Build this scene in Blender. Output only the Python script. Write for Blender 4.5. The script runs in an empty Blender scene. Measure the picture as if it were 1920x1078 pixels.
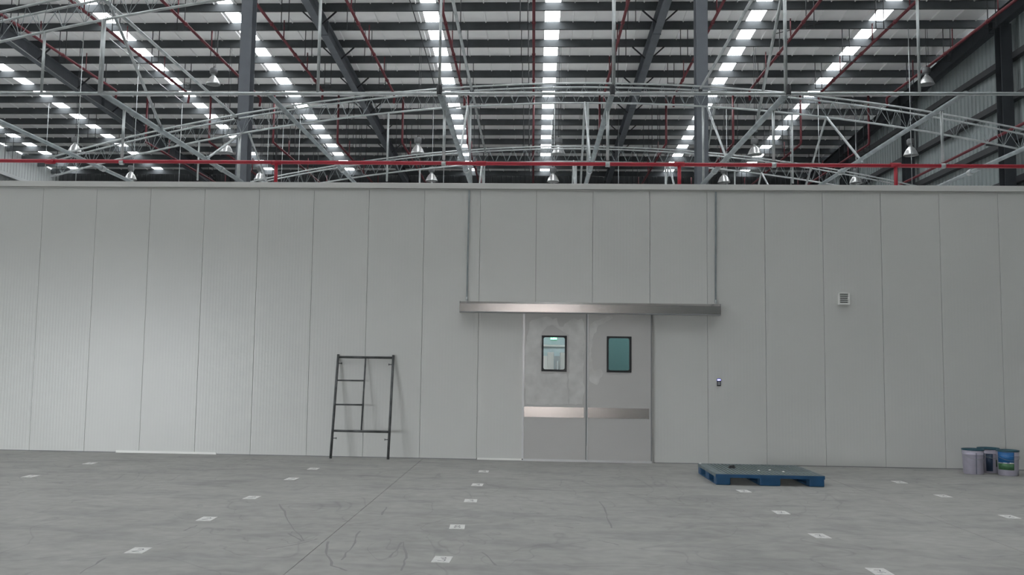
import bpy, math, random
from mathutils import Vector, Matrix
random.seed(7)
S = bpy.context.scene
COL = S.collection

# ------------------------------------------------------------------ camera
CAM_H = 1.56
F_PX, CX = 1717.4, 917.4
YAW, PITCH, ROLL = -0.0489, 0.0855, 0.0149
cy, sy, cp, sp, cr, sr = (math.cos(YAW), math.sin(YAW), math.cos(PITCH), math.sin(PITCH), math.cos(ROLL), math.sin(ROLL))
FWD = Vector((sy * cp, cy * cp, sp))
R0 = Vector((cy, -sy, 0))
U0 = R0.cross(FWD)
RIGHT = cr * R0 + sr * U0
UP = -sr * R0 + cr * U0
EYE = Vector((0, 0, CAM_H))
cam_d = bpy.data.cameras.new('camera')
cam = bpy.data.objects.new('camera', cam_d)
COL.objects.link(cam)
cam.matrix_world = Matrix(((RIGHT.x, UP.x, -FWD.x, 0), (RIGHT.y, UP.y, -FWD.y, 0), (RIGHT.z, UP.z, -FWD.z, CAM_H), (0, 0, 0, 1)))
cam_d.sensor_fit = 'HORIZONTAL'
cam_d.sensor_width = 36
cam_d.lens = F_PX / 1920 * 36
cam_d.shift_x = (960 - CX) / 1920
cam_d.clip_end = 400
S.camera = cam

# ------------------------------------------------------------------ light, sky, exposure
S.view_settings.view_transform = 'Standard'
S.view_settings.look = 'None'
S.view_settings.gamma = 1
S.view_settings.use_curve_mapping = False
S.view_settings.exposure = -0.08
SKY = 28.0            # overcast daylight
SKYLIGHT = 11.0       # daylight coming through the translucent roof sheets
w = bpy.data.worlds.new('overcast')
S.world = w
w.use_nodes = True
bg = w.node_tree.nodes['Background']
bg.inputs[0].default_value = (0.93, 0.97, 1.0, 1)
bg.inputs[1].default_value = SKY
ADDED_DOORS = [(-1.55, 1.9, 4.15), (-21.5, -12.6, 3.0)]      # unseen dock doors added to light the wall: x0, x1, height
SOUTH = -8.0
for x0, x1, h in ADDED_DOORS:                               # portals: they only guide the sampling of the sky
    ld = bpy.data.lights.new('added_door_portal', 'AREA')
    ld.shape = 'RECTANGLE'
    ld.size, ld.size_y = x1 - x0, h
    ld.cycles.is_portal = True
    lo = bpy.data.objects.new('added_door_portal', ld)
    COL.objects.link(lo)
    lo.location = ((x0 + x1) / 2, SOUTH - .24, h / 2)
    lo.rotation_euler = (math.radians(90), 0, 0)      # faces +Y, into the hall

# ------------------------------------------------------------------ helpers
def ray(px, py):
    return FWD + RIGHT * ((px - CX) / F_PX) + UP * ((539 - py) / F_PX)
def atY(px, py, Y):
    d = ray(px, py); return EYE + d * (Y / d.y)
def atZ(px, py, Z):
    d = ray(px, py); return EYE + d * ((Z - CAM_H) / d.z)
ROOF0, SLOPE = 16.18, 0.05
def roof(Y): return ROOF0 - SLOPE * Y
def atroof(px, py, drop=0.0):
    d = ray(px, py); t = (ROOF0 - drop - CAM_H) / (d.z + SLOPE * d.y); return EYE + d * t

class MB:
    def __init__(self): self.v = []; self.f = []; self.s = []
    def add(self, vs, fs, smooth=False):
        o = len(self.v); self.v += [tuple(a) for a in vs]
        for f in fs: self.f.append(tuple(i + o for i in f)); self.s.append(smooth)
        return self
    def box(self, a, b):
        x0, y0, z0 = a; x1, y1, z1 = b
        return self.add([(x0,y0,z0),(x1,y0,z0),(x1,y1,z0),(x0,y1,z0),(x0,y0,z1),(x1,y0,z1),(x1,y1,z1),(x0,y1,z1)],
                        [(3,2,1,0),(4,5,6,7),(0,1,5,4),(1,2,6,5),(2,3,7,6),(3,0,4,7)])
    def bar(self, p, q, wx, wy, up=(0, 0, 1)):          # rectangular bar from p to q
        p, q = Vector(p), Vector(q); d = (q - p).normalized(); u = Vector(up)
        if abs(d.dot(u)) > .99: u = Vector((0, 1, 0))
        a = d.cross(u).normalized() * wx / 2; b = a.cross(d).normalized() * wy / 2
        vs = [p-a-b, p+a-b, p+a+b, p-a+b, q-a-b, q+a-b, q+a+b, q-a+b]
        return self.add(vs, [(0,1,2,3),(7,6,5,4),(0,4,5,1),(1,5,6,2),(2,6,7,3),(3,7,4,0)])
    def tube(self, pts, r, n=8, cap=True):
        pts = [Vector(p) for p in pts]; m = len(pts); vs = []
        ref = None
        for i, p in enumerate(pts):
            d = (pts[min(i+1, m-1)] - pts[max(i-1, 0)]).normalized()
            if ref is None or abs(d.dot(ref)) > .98:
                ref = Vector((0, 0, 1)) if abs(d.z) < .9 else Vector((0, 1, 0))
            a = d.cross(ref).normalized(); b = a.cross(d)
            rr = r[i] if isinstance(r, (list, tuple)) else r
            for k in range(n):
                t = 2 * math.pi * k / n
                vs.append(p + a * math.cos(t) * rr + b * math.sin(t) * rr)
        fs = [(i*n+k, i*n+(k+1) % n, (i+1)*n+(k+1) % n, (i+1)*n+k) for i in range(m-1) for k in range(n)]
        self.add(vs, fs, True)
        if cap:
            o = len(self.v) - m*n
            self.f.append(tuple(o + k for k in range(n))[::-1]); self.s.append(False)
            self.f.append(tuple(o + (m-1)*n + k for k in range(n))); self.s.append(False)
        return self
    def lathe(self, prof, c=(0, 0, 0), n=20, smooth=True):   # prof: (radius, z)
        vs = [(c[0] + r*math.cos(2*math.pi*k/n), c[1] + r*math.sin(2*math.pi*k/n), c[2] + z) for r, z in prof for k in range(n)]
        fs = [(i*n+k, i*n+(k+1) % n, (i+1)*n+(k+1) % n, (i+1)*n+k) for i in range(len(prof)-1) for k in range(n)]
        return self.add(vs, fs, smooth)
    def prism(self, poly, y0, y1):                            # poly in x,z ; extruded along y
        n = len(poly)
        vs = [(x, y0, z) for x, z in poly] + [(x, y1, z) for x, z in poly]
        return self.add(vs, [tuple(range(n)), tuple(range(2*n-1, n-1, -1))] + [(i, i+n, (i+1) % n + n, (i+1) % n) for i in range(n)])
    def build(self, name, mat, parent=None, loc=None, kind=None, bevel=0):
        me = bpy.data.meshes.new(name)
        me.from_pydata(self.v, [], self.f); me.validate(); me.update()
        if any(self.s) and len(me.polygons) == len(self.s):
            me.polygons.foreach_set('use_smooth', self.s)
        me.materials.append(mat)
        o = bpy.data.objects.new(name, me); COL.objects.link(o)
        if parent: o.parent = parent
        if loc: o.location = loc
        if kind: o['kind'] = kind
        if bevel:
            m = o.modifiers.new('bevel', 'BEVEL'); m.width = bevel; m.segments = 2; m.limit_method = 'ANGLE'
        return o

def tag(o, label, cat, group=None):
    o['label'] = label; o['category'] = cat
    if group: o['group'] = group
    return o
def thing(name, label, cat, loc=(0, 0, 0), group=None, rz=0):
    o = bpy.data.objects.new(name, None); COL.objects.link(o)
    o.location = loc; o.rotation_euler = (0, 0, rz); o.empty_display_size = .1
    return tag(o, label, cat, group)
def structure(o, label=None):
    o['kind'] = 'structure'
    if label: o['label'] = label
    return o
def struct_empty(name, label=None, loc=(0, 0, 0)):
    o = bpy.data.objects.new(name, None); COL.objects.link(o); o.location = loc
    return structure(o, label)
def dup(o, parent=None, loc=None):
    c = o.copy(); COL.objects.link(c)
    if parent: c.parent = parent
    if loc: c.location = loc
    for ch in list(o.children): dup(ch, c)
    return c
ORD = ['first', 'second', 'third', 'fourth', 'fifth', 'sixth', 'seventh', 'eighth', 'ninth', 'tenth', 'eleventh', 'twelfth', 'thirteenth', 'fourteenth', 'fifteenth', 'sixteenth', 'seventeenth', 'eighteenth']

# ------------------------------------------------------------------ materials
def mat(name, col, rough=.5, metal=0, noise=0, nscale=3, spec=None, bump=0, bscale=30, rnoise=0, stretch=(1, 1, 1)):
    m = bpy.data.materials.new(name); m.use_nodes = True
    nt = m.node_tree; b = nt.nodes['Principled BSDF']
    b.inputs['Base Color'].default_value = (*col, 1); b.inputs['Roughness'].default_value = rough; b.inputs['Metallic'].default_value = metal
    if spec is not None: b.inputs['Specular IOR Level'].default_value = spec
    tc = None
    if noise or bump or rnoise:
        tc = nt.nodes.new('ShaderNodeTexCoord'); mp = nt.nodes.new('ShaderNodeMapping'); mp.inputs['Scale'].default_value = stretch
        nt.links.new(tc.outputs['Object'], mp.inputs[0])
    if noise:
        n = nt.nodes.new('ShaderNodeTexNoise'); n.inputs['Scale'].default_value = nscale; n.inputs['Detail'].default_value = 6
        r = nt.nodes.new('ShaderNodeValToRGB')
        r.color_ramp.elements[0].position = .3; r.color_ramp.elements[1].position = .7
        r.color_ramp.elements[0].color = (*[c * (1 - noise) for c in col], 1)
        r.color_ramp.elements[1].color = (*[min(1, c * (1 + noise)) for c in col], 1)
        nt.links.new(mp.outputs[0], n.inputs['Vector']); nt.links.new(n.outputs[0], r.inputs[0]); nt.links.new(r.outputs[0], b.inputs['Base Color'])
    if rnoise:
        n = nt.nodes.new('ShaderNodeTexNoise'); n.inputs['Scale'].default_value = nscale * 1.7; n.inputs['Detail'].default_value = 4
        mr = nt.nodes.new('ShaderNodeMapRange'); mr.inputs[3].default_value = max(0, rough - rnoise); mr.inputs[4].default_value = min(1, rough + rnoise)
        nt.links.new(mp.outputs[0], n.inputs['Vector']); nt.links.new(n.outputs[0], mr.inputs[0]); nt.links.new(mr.outputs[0], b.inputs['Roughness'])
    if bump:
        n = nt.nodes.new('ShaderNodeTexNoise'); n.inputs['Scale'].default_value = bscale
        bp = nt.nodes.new('ShaderNodeBump'); bp.inputs['Strength'].default_value = bump; bp.inputs['Distance'].default_value = .01
        nt.links.new(mp.outputs[0], n.inputs['Vector']); nt.links.new(n.outputs[0], bp.inputs['Height']); nt.links.new(bp.outputs[0], b.inputs['Normal'])
    return m
def emit(name, col, strength):
    m = bpy.data.materials.new(name); m.use_nodes = True; nt = m.node_tree
    b = nt.nodes['Principled BSDF']; b.inputs['Base Color'].default_value = (.8, .8, .8, 1)
    b.inputs['Emission Color'].default_value = (*col, 1); b.inputs['Emission Strength'].default_value = strength
    return m

def panel_material():
    """white coated sheet with fine vertical micro-ribs"""
    m = mat('white_coated_sheet', (.615, .62, .60), .32, 0, .02, .7)
    nt = m.node_tree; b = nt.nodes['Principled BSDF']
    tc = nt.nodes.new('ShaderNodeTexCoord'); wv = nt.nodes.new('ShaderNodeTexWave')
    wv.bands_direction = 'X'; wv.inputs['Scale'].default_value = 6.0; wv.inputs['Distortion'].default_value = 0
    bp = nt.nodes.new('ShaderNodeBump'); bp.inputs['Strength'].default_value = .12; bp.inputs['Distance'].default_value = .004
    nt.links.new(tc.outputs['Object'], wv.inputs['Vector']); nt.links.new(wv.outputs[0], bp.inputs['Height']); nt.links.new(bp.outputs[0], b.inputs['Normal'])
    return m
def concrete_material():
    m = bpy.data.materials.new('power_floated_concrete'); m.use_nodes = True; nt = m.node_tree; L = nt.links
    b = nt.nodes['Principled BSDF']; b.inputs['Roughness'].default_value = .6
    tc = nt.nodes.new('ShaderNodeTexCoord')
    def nz(scale, detail, stretch=(1, 1, 1), dist=0):
        mp = nt.nodes.new('ShaderNodeMapping'); mp.inputs['Scale'].default_value = stretch
        n = nt.nodes.new('ShaderNodeTexNoise'); n.inputs['Scale'].default_value = scale; n.inputs['Detail'].default_value = detail; n.inputs['Distortion'].default_value = dist
        L.new(tc.outputs['Object'], mp.inputs[0]); L.new(mp.outputs[0], n.inputs['Vector']); return n.outputs[0]
    def ramp(inp, p0, c0, p1, c1):
        r = nt.nodes.new('ShaderNodeValToRGB'); e = r.color_ramp.elements
        e[0].position, e[0].color = p0, (*c0, 1); e[1].position, e[1].color = p1, (*c1, 1); L.new(inp, r.inputs[0]); return r.outputs[0]
    def mul(a, c):
        x = nt.nodes.new('ShaderNodeMixRGB'); x.blend_type = 'MULTIPLY'; x.inputs[0].default_value = 1; L.new(a, x.inputs[1]); L.new(c, x.inputs[2]); return x.outputs[0]
    base = ramp(nz(.35, 8), .3, (.300, .297, .282), .72, (.363, .359, .341))
    patches = ramp(nz(.9, 8, (1, 2.2, 1), .6), .36, (.84, .845, .855), .5, (1, 1, 1))
    fine = ramp(nz(7, 8), .3, (.9, .9, .9), .7, (1.06, 1.06, 1.06))
    mid = ramp(nz(3.2, 6, (1, 1.8, 1), .8), .32, (.90, .90, .90), .56, (1.02, 1.02, 1.02))
    # scuffs and tyre-like hairline marks: thin bands of a distorted noise
    n3 = nz(.55, 2, (1, .7, 1), 2.2)
    mt = nt.nodes.new('ShaderNodeMath'); mt.operation = 'SUBTRACT'; mt.inputs[1].default_value = .52; L.new(n3, mt.inputs[0])
    ab = nt.nodes.new('ShaderNodeMath'); ab.operation = 'ABSOLUTE'; L.new(mt.outputs[0], ab.inputs[0])
    scuff = ramp(ab.outputs[0], .0, (.83, .83, .84), .009, (1, 1, 1))
    stain = ramp(nz(.16, 3, (1.4, 1, 1), .3), .62, (1, 1, 1), .78, (.88, .87, .88))
    c = mul(mul(mul(mul(mul(base, patches), fine), scuff), stain), mid)
    L.new(c, b.inputs['Base Color'])
    rr = nt.nodes.new('ShaderNodeMapRange'); rr.inputs[3].default_value = .45; rr.inputs[4].default_value = .75
    L.new(nz(1.3, 5), rr.inputs[0]); L.new(rr.outputs[0], b.inputs['Roughness'])
    bp = nt.nodes.new('ShaderNodeBump'); bp.inputs['Strength'].default_value = .15; bp.inputs['Distance'].default_value = .004
    L.new(nz(40, 4), bp.inputs['Height']); L.new(bp.outputs[0], b.inputs['Normal'])
    return m

M_PANEL = panel_material()
M_FLOOR = concrete_material()
M_JOINT = mat('dark_joint_filler', (.13, .13, .13), .9)
M_SEAM = mat('seam_gap', (.09, .09, .09), .8)
M_CAP = mat('white_trim', (.64, .64, .62), .4)
M_GALV = mat('galvanised_steel', (.43, .455, .46), .38, .75, .18, 5, rnoise=.12)
M_GALV2 = mat('dull_galvanised_steel', (.29, .325, .335), .5, .5, .2, 4)
M_DARK = mat('grey_blue_steel_paint', (.135, .147, .165), .5, 0, .1, 2, spec=.25)
M_DARKER = mat('darkened_right_steel', (.045, .050, .056), .55, 0, .1, 2, spec=.2)  # right-hand side's darkness put into a darker steel copy
M_PURLIN = mat('dark_purlin_steel', (.080, .087, .092), .6, 0, .12, 1.5, spec=.08)
M_FOIL = mat('white_insulation_facing', (.87, .87, .87), .6, 0, .05, 1)
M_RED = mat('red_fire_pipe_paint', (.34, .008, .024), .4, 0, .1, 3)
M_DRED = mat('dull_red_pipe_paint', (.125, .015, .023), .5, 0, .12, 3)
M_BLACK = mat('black_plastic', (.012, .013, .015), .4)
M_BLACKST = mat('black_hanger_steel', (.03, .032, .036), .6)
M_INOX = mat('brushed_stainless', (.50, .484, .475), .18, 1, .04, 8, rnoise=.06, stretch=(1, 1, 12))
M_DOOR = mat('grey_door_sheet', (.50, .495, .485), .38, .1, .03, 1.2)
M_FILM = mat('dusty_protective_film', (.58, .575, .56), .42, 0, .10, 6, bump=.3, bscale=14)
M_ALU = mat('aluminium_edge', (.66, .67, .68), .35, .8)
M_GREYRUB = mat('grey_door_seal', (.23, .235, .24), .6)
M_CLAD = mat('grey_green_cladding', (.26, .30, .30), .45, .1, .08, .8)
M_CLADL = mat('light_cladding', (.40, .42, .42), .5, 0, .05, .8)
M_CLADL2 = mat('dusty_white_sheet', (.60, .60, .59), .6)
M_FARWALL = mat('dark_far_wall', (.06, .066, .07), .6, 0, .1, .5)
M_SCAF = mat('worn_scaffold_paint', (.085, .088, .090), .5, .3, .45, 9)
M_BLUE = mat('blue_plastic', (.012, .075, .175), .45, 0, .15, 6)
M_DUSTY = mat('dusty_blue_grey_deck', (.155, .19, .20), .65, 0, .2, 9)
M_WHITE = mat('white_plastic', (.88, .88, .85), .4)
M_PAPER = mat('white_floor_tag', (.70, .70, .68), .6, 0, .12, 18)
M_INK = mat('pencil_grey_ink', (.20, .20, .21), .7)
M_LILAC = mat('lilac_white_tin', (.50, .475, .57), .4, .1, .1, 8)
M_LID = mat('dark_teal_lid', (.02, .085, .12), .4, .2)
M_LBLUE = mat('blue_print', (.012, .13, .36), .45, 0, .1, 14)
M_LGREEN = mat('green_print', (.06, .17, .075), .45, 0, .25, 18)
M_LDGREEN = mat('dark_green_print', (.02, .05, .02), .5)
M_BAND = mat('navy_print', (.03, .06, .12), .5)
M_SKYL = emit('translucent_roof_sheet_daylight', (.95, .98, 1.0), SKYLIGHT)
M_LAMP = mat('lamp_housing_grey', (.14, .145, .15), .5, .3)
M_TEAL = mat('pale_partition', (.34, .41, .43), .5)
M_SCREEN = mat('green_screen_wall', (.058, .112, .112), .4)
M_ROOMW = mat('room_wall_white', (.66, .68, .68), .4)
M_ADDED_LAMP = emit('added_lamp_diffuser', (.95, 1.0, 1.0), 120)
M_EXIT = emit('exit_sign_green', (.03, .75, .30), 1.6)
M_EXITW = emit('exit_sign_white', (.75, 1.0, .85), 2.2)
M_LED = emit('blue_reader_led', (.10, .10, 1.0), 4)
M_LEDW = emit('bright_led_dot', (.75, .75, 1.0), 6)
M_CARTON = mat('white_carton', (.74, .70, .68), .7, 0, .04, 3)
M_GROUND = mat('yard_asphalt', (.06, .06, .06), .9, 0, .1, .4)
def glass(name, col, rough=.02):
    m = bpy.data.materials.new(name); m.use_nodes = True; b = m.node_tree.nodes['Principled BSDF']
    b.inputs['Base Color'].default_value = (*col, 1); b.inputs['Roughness'].default_value = rough
    b.inputs['Transmission Weight'].default_value = 1; b.inputs['IOR'].default_value = 1.2
    return m
M_GLASS = glass('teal_tinted_glass', (.82, .92, .93))
M_BELL = glass('prismatic_lamp_glass', (.86, .88, .88), .25)
def mix_bell():
    m = mat('brushed_lamp_bell', (.62, .63, .63), .28, .7, .12, 12)
    return m
M_BELL = mix_bell()

# ------------------------------------------------------------------ floor
XL, XR, YN, YF = -30.2, 16.8, SOUTH, 56.0
fl = structure(MB().box((XL, YN, -.3), (XR, YF, -.012)).build('floor', M_JOINT), 'grey concrete hall floor with saw cut joints')
xs = [XL, -26.4, -20.27, -14.12, -7.98, -1.825, 4.32, 10.47, XR]
for a, b in zip(xs, xs[1:]):
    MB().box((a + (.0025 if a > XL else 0), YN, -.012), (b - (.0025 if b < XR else 0), YF, 0)).build('floor_slab', M_FLOOR, fl)
gd = structure(MB().box((-90, -90, -.35), (90, SOUTH - .4, -.05)).build('trim_5', M_GROUND), 'asphalt yard outside the added dock doors')

# ------------------------------------------------------------------ roof: sheets, skylights, purlins
SKYX = [.58, 8.05, 12.55, -3.92, -11.35, -16.38, -23.35, -28.67]
SKW = .55
PUR = [31.9 + 1.65 * n for n in range(-4, 15)]
RIDGE = 1.0
def rz(Y): return roof(Y) if Y >= RIDGE else roof(RIDGE) - SLOPE * (RIDGE - Y)
ceil_ = MB()
edges = sorted(SKYX); cuts = [XL] + [e + d for e in edges for d in (-SKW / 2, SKW / 2)] + [XR]
def slab(mb, x0, x1, y0, y1, t=.05):
    z0, z1 = rz(y0), rz(y1)
    mb.add([(x0,y0,z0),(x1,y0,z0),(x1,y1,z1),(x0,y1,z1),(x0,y0,z0+t),(x1,y0,z0+t),(x1,y1,z1+t),(x0,y1,z1+t)],
           [(3,2,1,0),(4,5,6,7),(0,1,5,4),(1,2,6,5),(2,3,7,6),(3,0,4,7)])
for i in range(0, len(cuts), 2):
    slab(ceil_, cuts[i], cuts[i+1], RIDGE, YF); slab(ceil_, cuts[i], cuts[i+1], YN, RIDGE)
for x in SKYX: slab(ceil_, x - SKW/2, x + SKW/2, PUR[-1] + .1, YF); slab(ceil_, x - SKW/2, x + SKW/2, YN, RIDGE); slab(ceil_, x - SKW/2, x + SKW/2, RIDGE, 2.5)
ceil = structure(ceil_.build('ceiling', M_FOIL), 'white faced sheet roof of the hall with translucent strips')
for x in SKYX:
    for a, b in zip(PUR, PUR[1:]):
        m = MB(); slab(m, x - SKW/2 + .005, x + SKW/2 - .005, a + .035, b - .035, .02); m.build('skylight_panel', M_SKYL, ceil)
    m = MB(); slab(m, x - SKW/2 + .005, x + SKW/2 - .005, 2.5, PUR[0] - .04, .02); m.build('skylight_strip', M_SKYL, ceil)
ribs = MB()
x = XL + .4
while x < XR:
    if min(abs(x - s) for s in SKYX) > .4:
        z0, z1 = rz(22), rz(YF)
        ribs.add([(x-.03,22,z0),(x+.03,22,z0),(x+.012,22,z0-.045),(x-.012,22,z0-.045),(x-.03,YF,z1),(x+.03,YF,z1),(x+.012,YF,z1-.045),(x-.012,YF,z1-.045)],
                 [(0,1,5,4),(1,2,6,5),(2,3,7,6),(3,0,4,7)])
    x += .82
ribs.build('sheet_rib', M_FOIL, ceil, kind='stuff')
pm = None
for Y in PUR:
    if pm is None:
        m = MB().box((XL, -.02, -.30), (XR, .0, -.005)).box((XL, .0, -.30), (XR, .075, -.285)).box((XL, .0, -.02), (XR, .075, -.005)).box((XL, .06, -.285), (XR, .075, -.262))
        pm = m.build('purlin', M_PURLIN, ceil, (0, Y, roof(Y)))
    else: dup(pm, ceil, (0, Y, roof(Y)))

# ------------------------------------------------------------------ rafters and columns
RAFX = [-20.25, -7.87, 4.37, 16.3]
rn = ['leftmost dark tapered roof beam of the hall, above the left end of the white wall', 'dark roof beam carried by the left-hand column',
      'dark roof beam carried by the right-hand column', 'dark roof beam running along the cladding of the right-hand wall']
D = .85
for X, lab in zip(RAFX, rn):
    t = thing('roof_rafter', lab, 'beam', (X, 22, 0), 'sloping roof rafters')
    M_R = M_DARKER if X > 10 else M_DARK
    def sl(x0, x1, a, b):
        m = MB(); y0, y1 = 0, YF - 22.05
        m.add([(x0,y0,roof(22)-.3-b),(x1,y0,roof(22)-.3-b),(x1,y1,roof(YF)-.3-b),(x0,y1,roof(YF)-.3-b),(x0,y0,roof(22)-.3-a),(x1,y0,roof(22)-.3-a),(x1,y1,roof(YF)-.3-a),(x0,y1,roof(YF)-.3-a)],
              [(3,2,1,0),(4,5,6,7),(0,1,5,4),(1,2,6,5),(2,3,7,6),(3,0,4,7)])
        return m
    sl(-.14, .14, .01, .03).build('top_flange', M_R, t)
    sl(-.012, .012, .03, D - .32).build('web', M_R, t)
    sl(-.14, .14, D - .32, D - .30).build('bottom_flange', M_R, t)
    if X < 10:
        for i in range(2, len(PUR) - 1, 2):
            y = PUR[i] - 22; zr = roof(PUR[i])
            for s in (-1, 1):
                MB().bar((s * .62, y, zr - .31), (s * .10, y, zr - D + .06), .05, .05).build('fly_brace', M_BLACKST, t)
    for i in (4, 9):
        y = PUR[i] + .8 - 22; zr = roof(PUR[i] + .8)
        MB().box((-.15, y - .025, zr - D - .03), (.15, y + .025, zr - .31)).build('splice_plate', M_R, t)
def hcol(name, X, Y, top, w, d, lab, grp, M_C=None):
    M_C = M_C or M_DARK
    t = thing(name, lab, 'column', (X, Y, 0), grp)
    MB().box((-w/2, -d/2, .02), (w/2, -d/2 + .02, top)).build('flange', M_C, t)
    MB().box((-w/2, d/2 - .02, .02), (w/2, d/2, top)).build('flange', M_C, t)
    MB().box((-.008, -d/2 + .02, .02), (.008, d/2 - .02, top)).build('web', M_C, t)
    MB().box((-w/2 - .06, -d/2 - .06, 0), (w/2 + .06, d/2 + .06, .02)).build('base_plate', M_C, t)
    return t
hcol('steel_column', -7.87, 24, roof(24) - .3 - D + .28, .30, .40, 'grey steel column standing behind the white wall on its left half', 'interior columns')
hcol('steel_column', 4.37, 24, roof(24) - .3 - D + .28, .30, .40, 'grey steel column standing behind the white wall above the door header', 'interior columns')
for Y, lab in ((32, 'dark wall column nearest along the right-hand cladding'), (40.3, 'dark wall column second along the right-hand cladding'), (48.5, 'dark wall column farthest along the right-hand cladding')):
    hcol('wall_column', 16.3, Y, roof(Y) - .3 - D + .28, .38, .42, lab, 'right-hand wall columns', M_DARKER)

# ------------------------------------------------------------------ outer walls
def corrugated(name, p, axis, length, top0, top1, base, m, pitch=.30, depth=.045, sign=1):
    """vertical trapezoid-rib sheet along +Y (axis 'y') or +X"""
    mb = MB(); prof = []
    n = int(length / pitch)
    for i in range(n):
        a = i * pitch
        prof += [(a, 0), (a + pitch*.55, 0), (a + pitch*.65, depth), (a + pitch*.9, depth)]
    prof.append((length, 0))
    vs = []
    for s, d in prof:
        z = top0 + (top1 - top0) * s / length
        if axis == 'y': vs += [(p[0] + sign*d, p[1] + s, base), (p[0] + sign*d, p[1] + s, z)]
        else: vs += [(p[0] + s, p[1] + sign*d, base), (p[0] + s, p[1] + sign*d, z)]
    mb.add(vs, [(2*i, 2*i+2, 2*i+3, 2*i+1) for i in range(len(prof)-1)])
    o = mb.build(name, m)
    sm = o.modifiers.new('thickness', 'SOLIDIFY'); sm.thickness = .004
    return o
wr = structure(corrugated('wall_right', (16.75, 0, 0), 'y', YF, rz(0) - .02, rz(YF) - .02, 0, M_CLAD, sign=-1), 'ribbed grey green cladding of the right-hand outer wall')
for z in (12.55, 11.1, 9.65, 8.2, 6.75, 5.3):
    MB().box((16.46, 20, z - .11), (16.48, YF - .1, z + .11)).box((16.48, 20, z + .095), (16.69, YF - .1, z + .11)).box((16.48, 20, z - .11), (16.69, YF - .1, z - .095)).build('girt', M_BLACKST, wr)
wl = structure(corrugated('wall_left', (XL, 0, 0), 'y', YF, rz(0) - .02, rz(YF) - .02, 0, M_CLADL, sign=1), 'light ribbed cladding of the left-hand outer wall')
for z in (12.0, 10.0, 8.0, 6.0):
    MB().box((XL + .06, 20, z - .1), (XL + .25, YF - .1, z + .1)).build('girt', M_CLADL, wl)
structure(corrugated('wall_far', (XL, YF - .02, 0), 'x', XR - XL, rz(YF) - .02, rz(YF) - .02, 0, M_FARWALL, sign=-1), 'dark ribbed end wall of the hall')
# the part of the hall behind the camera
for nm, X in (('wall_right_rear', XR), ('wall_left_rear', XL)):
    m = MB(); m.add([(X, YN, 0), (X, 0, 0), (X, 0, rz(0) - .01), (X, RIDGE, rz(RIDGE) - .01) if False else (X, 0, rz(0) - .01), (X, YN, rz(YN) - .01)], [(0, 1, 2, 4)])
    o = structure(m.build(nm, M_CLADL)); sm = o.modifiers.new('thickness', 'SOLIDIFY'); sm.thickness = .05
m = MB(); top = rz(YN) - .01
segs = [XL] + [v for d in sorted(ADDED_DOORS) for v in (d[0], d[1])] + [XR]
for i in range(0, len(segs), 2): m.box((segs[i], YN - .25, 0), (segs[i+1], YN, top))
for x0, x1, h in ADDED_DOORS: m.box((x0, YN - .25, h), (x1, YN, top))
structure(m.build('wall_rear', M_CLADL), 'rear wall behind the camera with two dock doors added for light')

def translucent(name, col):
    m = bpy.data.materials.new(name); m.use_nodes = True; nt = m.node_tree
    d = nt.nodes.new('ShaderNodeBsdfDiffuse'); d.inputs[0].default_value = (.5, .48, .47, 1)
    tr = nt.nodes.new('ShaderNodeBsdfTranslucent'); tr.inputs[0].default_value = (*col, 1)
    a = nt.nodes.new('ShaderNodeAddShader'); nt.links.new(d.outputs[0], a.inputs[0]); nt.links.new(tr.outputs[0], a.inputs[1])
    nt.links.new(a.outputs[0], nt.nodes['Material Output'].inputs[0]); return m
M_ADDED_CURTAIN = translucent('added_light_curtain', (.46, .432, .42))  # curtain added to soften the sky's reflection in the stainless parts
MB().box((ADDED_DOORS[0][0] + .02, SOUTH - .06, .02), (ADDED_DOORS[0][1] - .02, SOUTH - .055, ADDED_DOORS[0][2] - .02)).build('added_curtain', M_ADDED_CURTAIN)
structure(bpy.data.objects['added_curtain'], 'translucent curtain added to dim the sky in the unseen dock door')

# ------------------------------------------------------------------ white partition wall
WY = 15.47
PW = .9593
SX0 = -8.605                         # x of the first seam
CAPZ = 4.57
def seam(k): return SX0 + k * PW
wall = structure(MB().box((seam(-17), WY + .075, 0), (-.06, WY + .10, 4.58)).box((-.06, WY + .075, 2.50), (1.90, WY + .10, 4.58)).box((1.90, WY + .075, 0), (seam(25), WY + .10, 4.58)).build('wall_back', M_SEAM),
                 'white sandwich panel wall across the hall')
G = .0025
def wpanel(x0, x1, z0, z1): return MB().box((x0 + G, WY, z0), (x1 - G, WY + .075, z1)).build('wall_panel', M_PANEL, wall, bevel=.001)
DX0, DX1 = -.155, 1.985
for k in range(-17, 25):
    x0, x1 = seam(k), seam(k + 1)
    if 8 <= k <= 11: wpanel(x0, x1, 2.47, CAPZ)
    else: wpanel(x0, x1, .0, CAPZ)
wpanel(seam(8), DX0 + .09, .03, 2.47)
wpanel(DX1 - .09, seam(12), .0, 2.47)
MB().box((seam(-17), WY - .012, 4.555), (seam(25), WY, 4.575)).build('shadow_lip', M_PANEL, wall)
tr = structure(MB().box((seam(-17), WY - .035, 4.578), (seam(25), WY + .14, 4.675)).build('trim_1', M_CAP, bevel=.004), 'white capping strip along the top of the panel wall')
structure(MB().box((-7.08, WY - .012, 0), (-5.35, WY, .035)).build('baseboard_1', M_WHITE), 'short bright strip at the foot of the wall near its left end')
structure(MB().box((seam(8) + .01, WY - .014, 0), (DX0 - .02, WY + .02, .03)).build('baseboard_2', M_WHITE), 'bright sill strip at the foot of the wall left of the doors')
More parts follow.
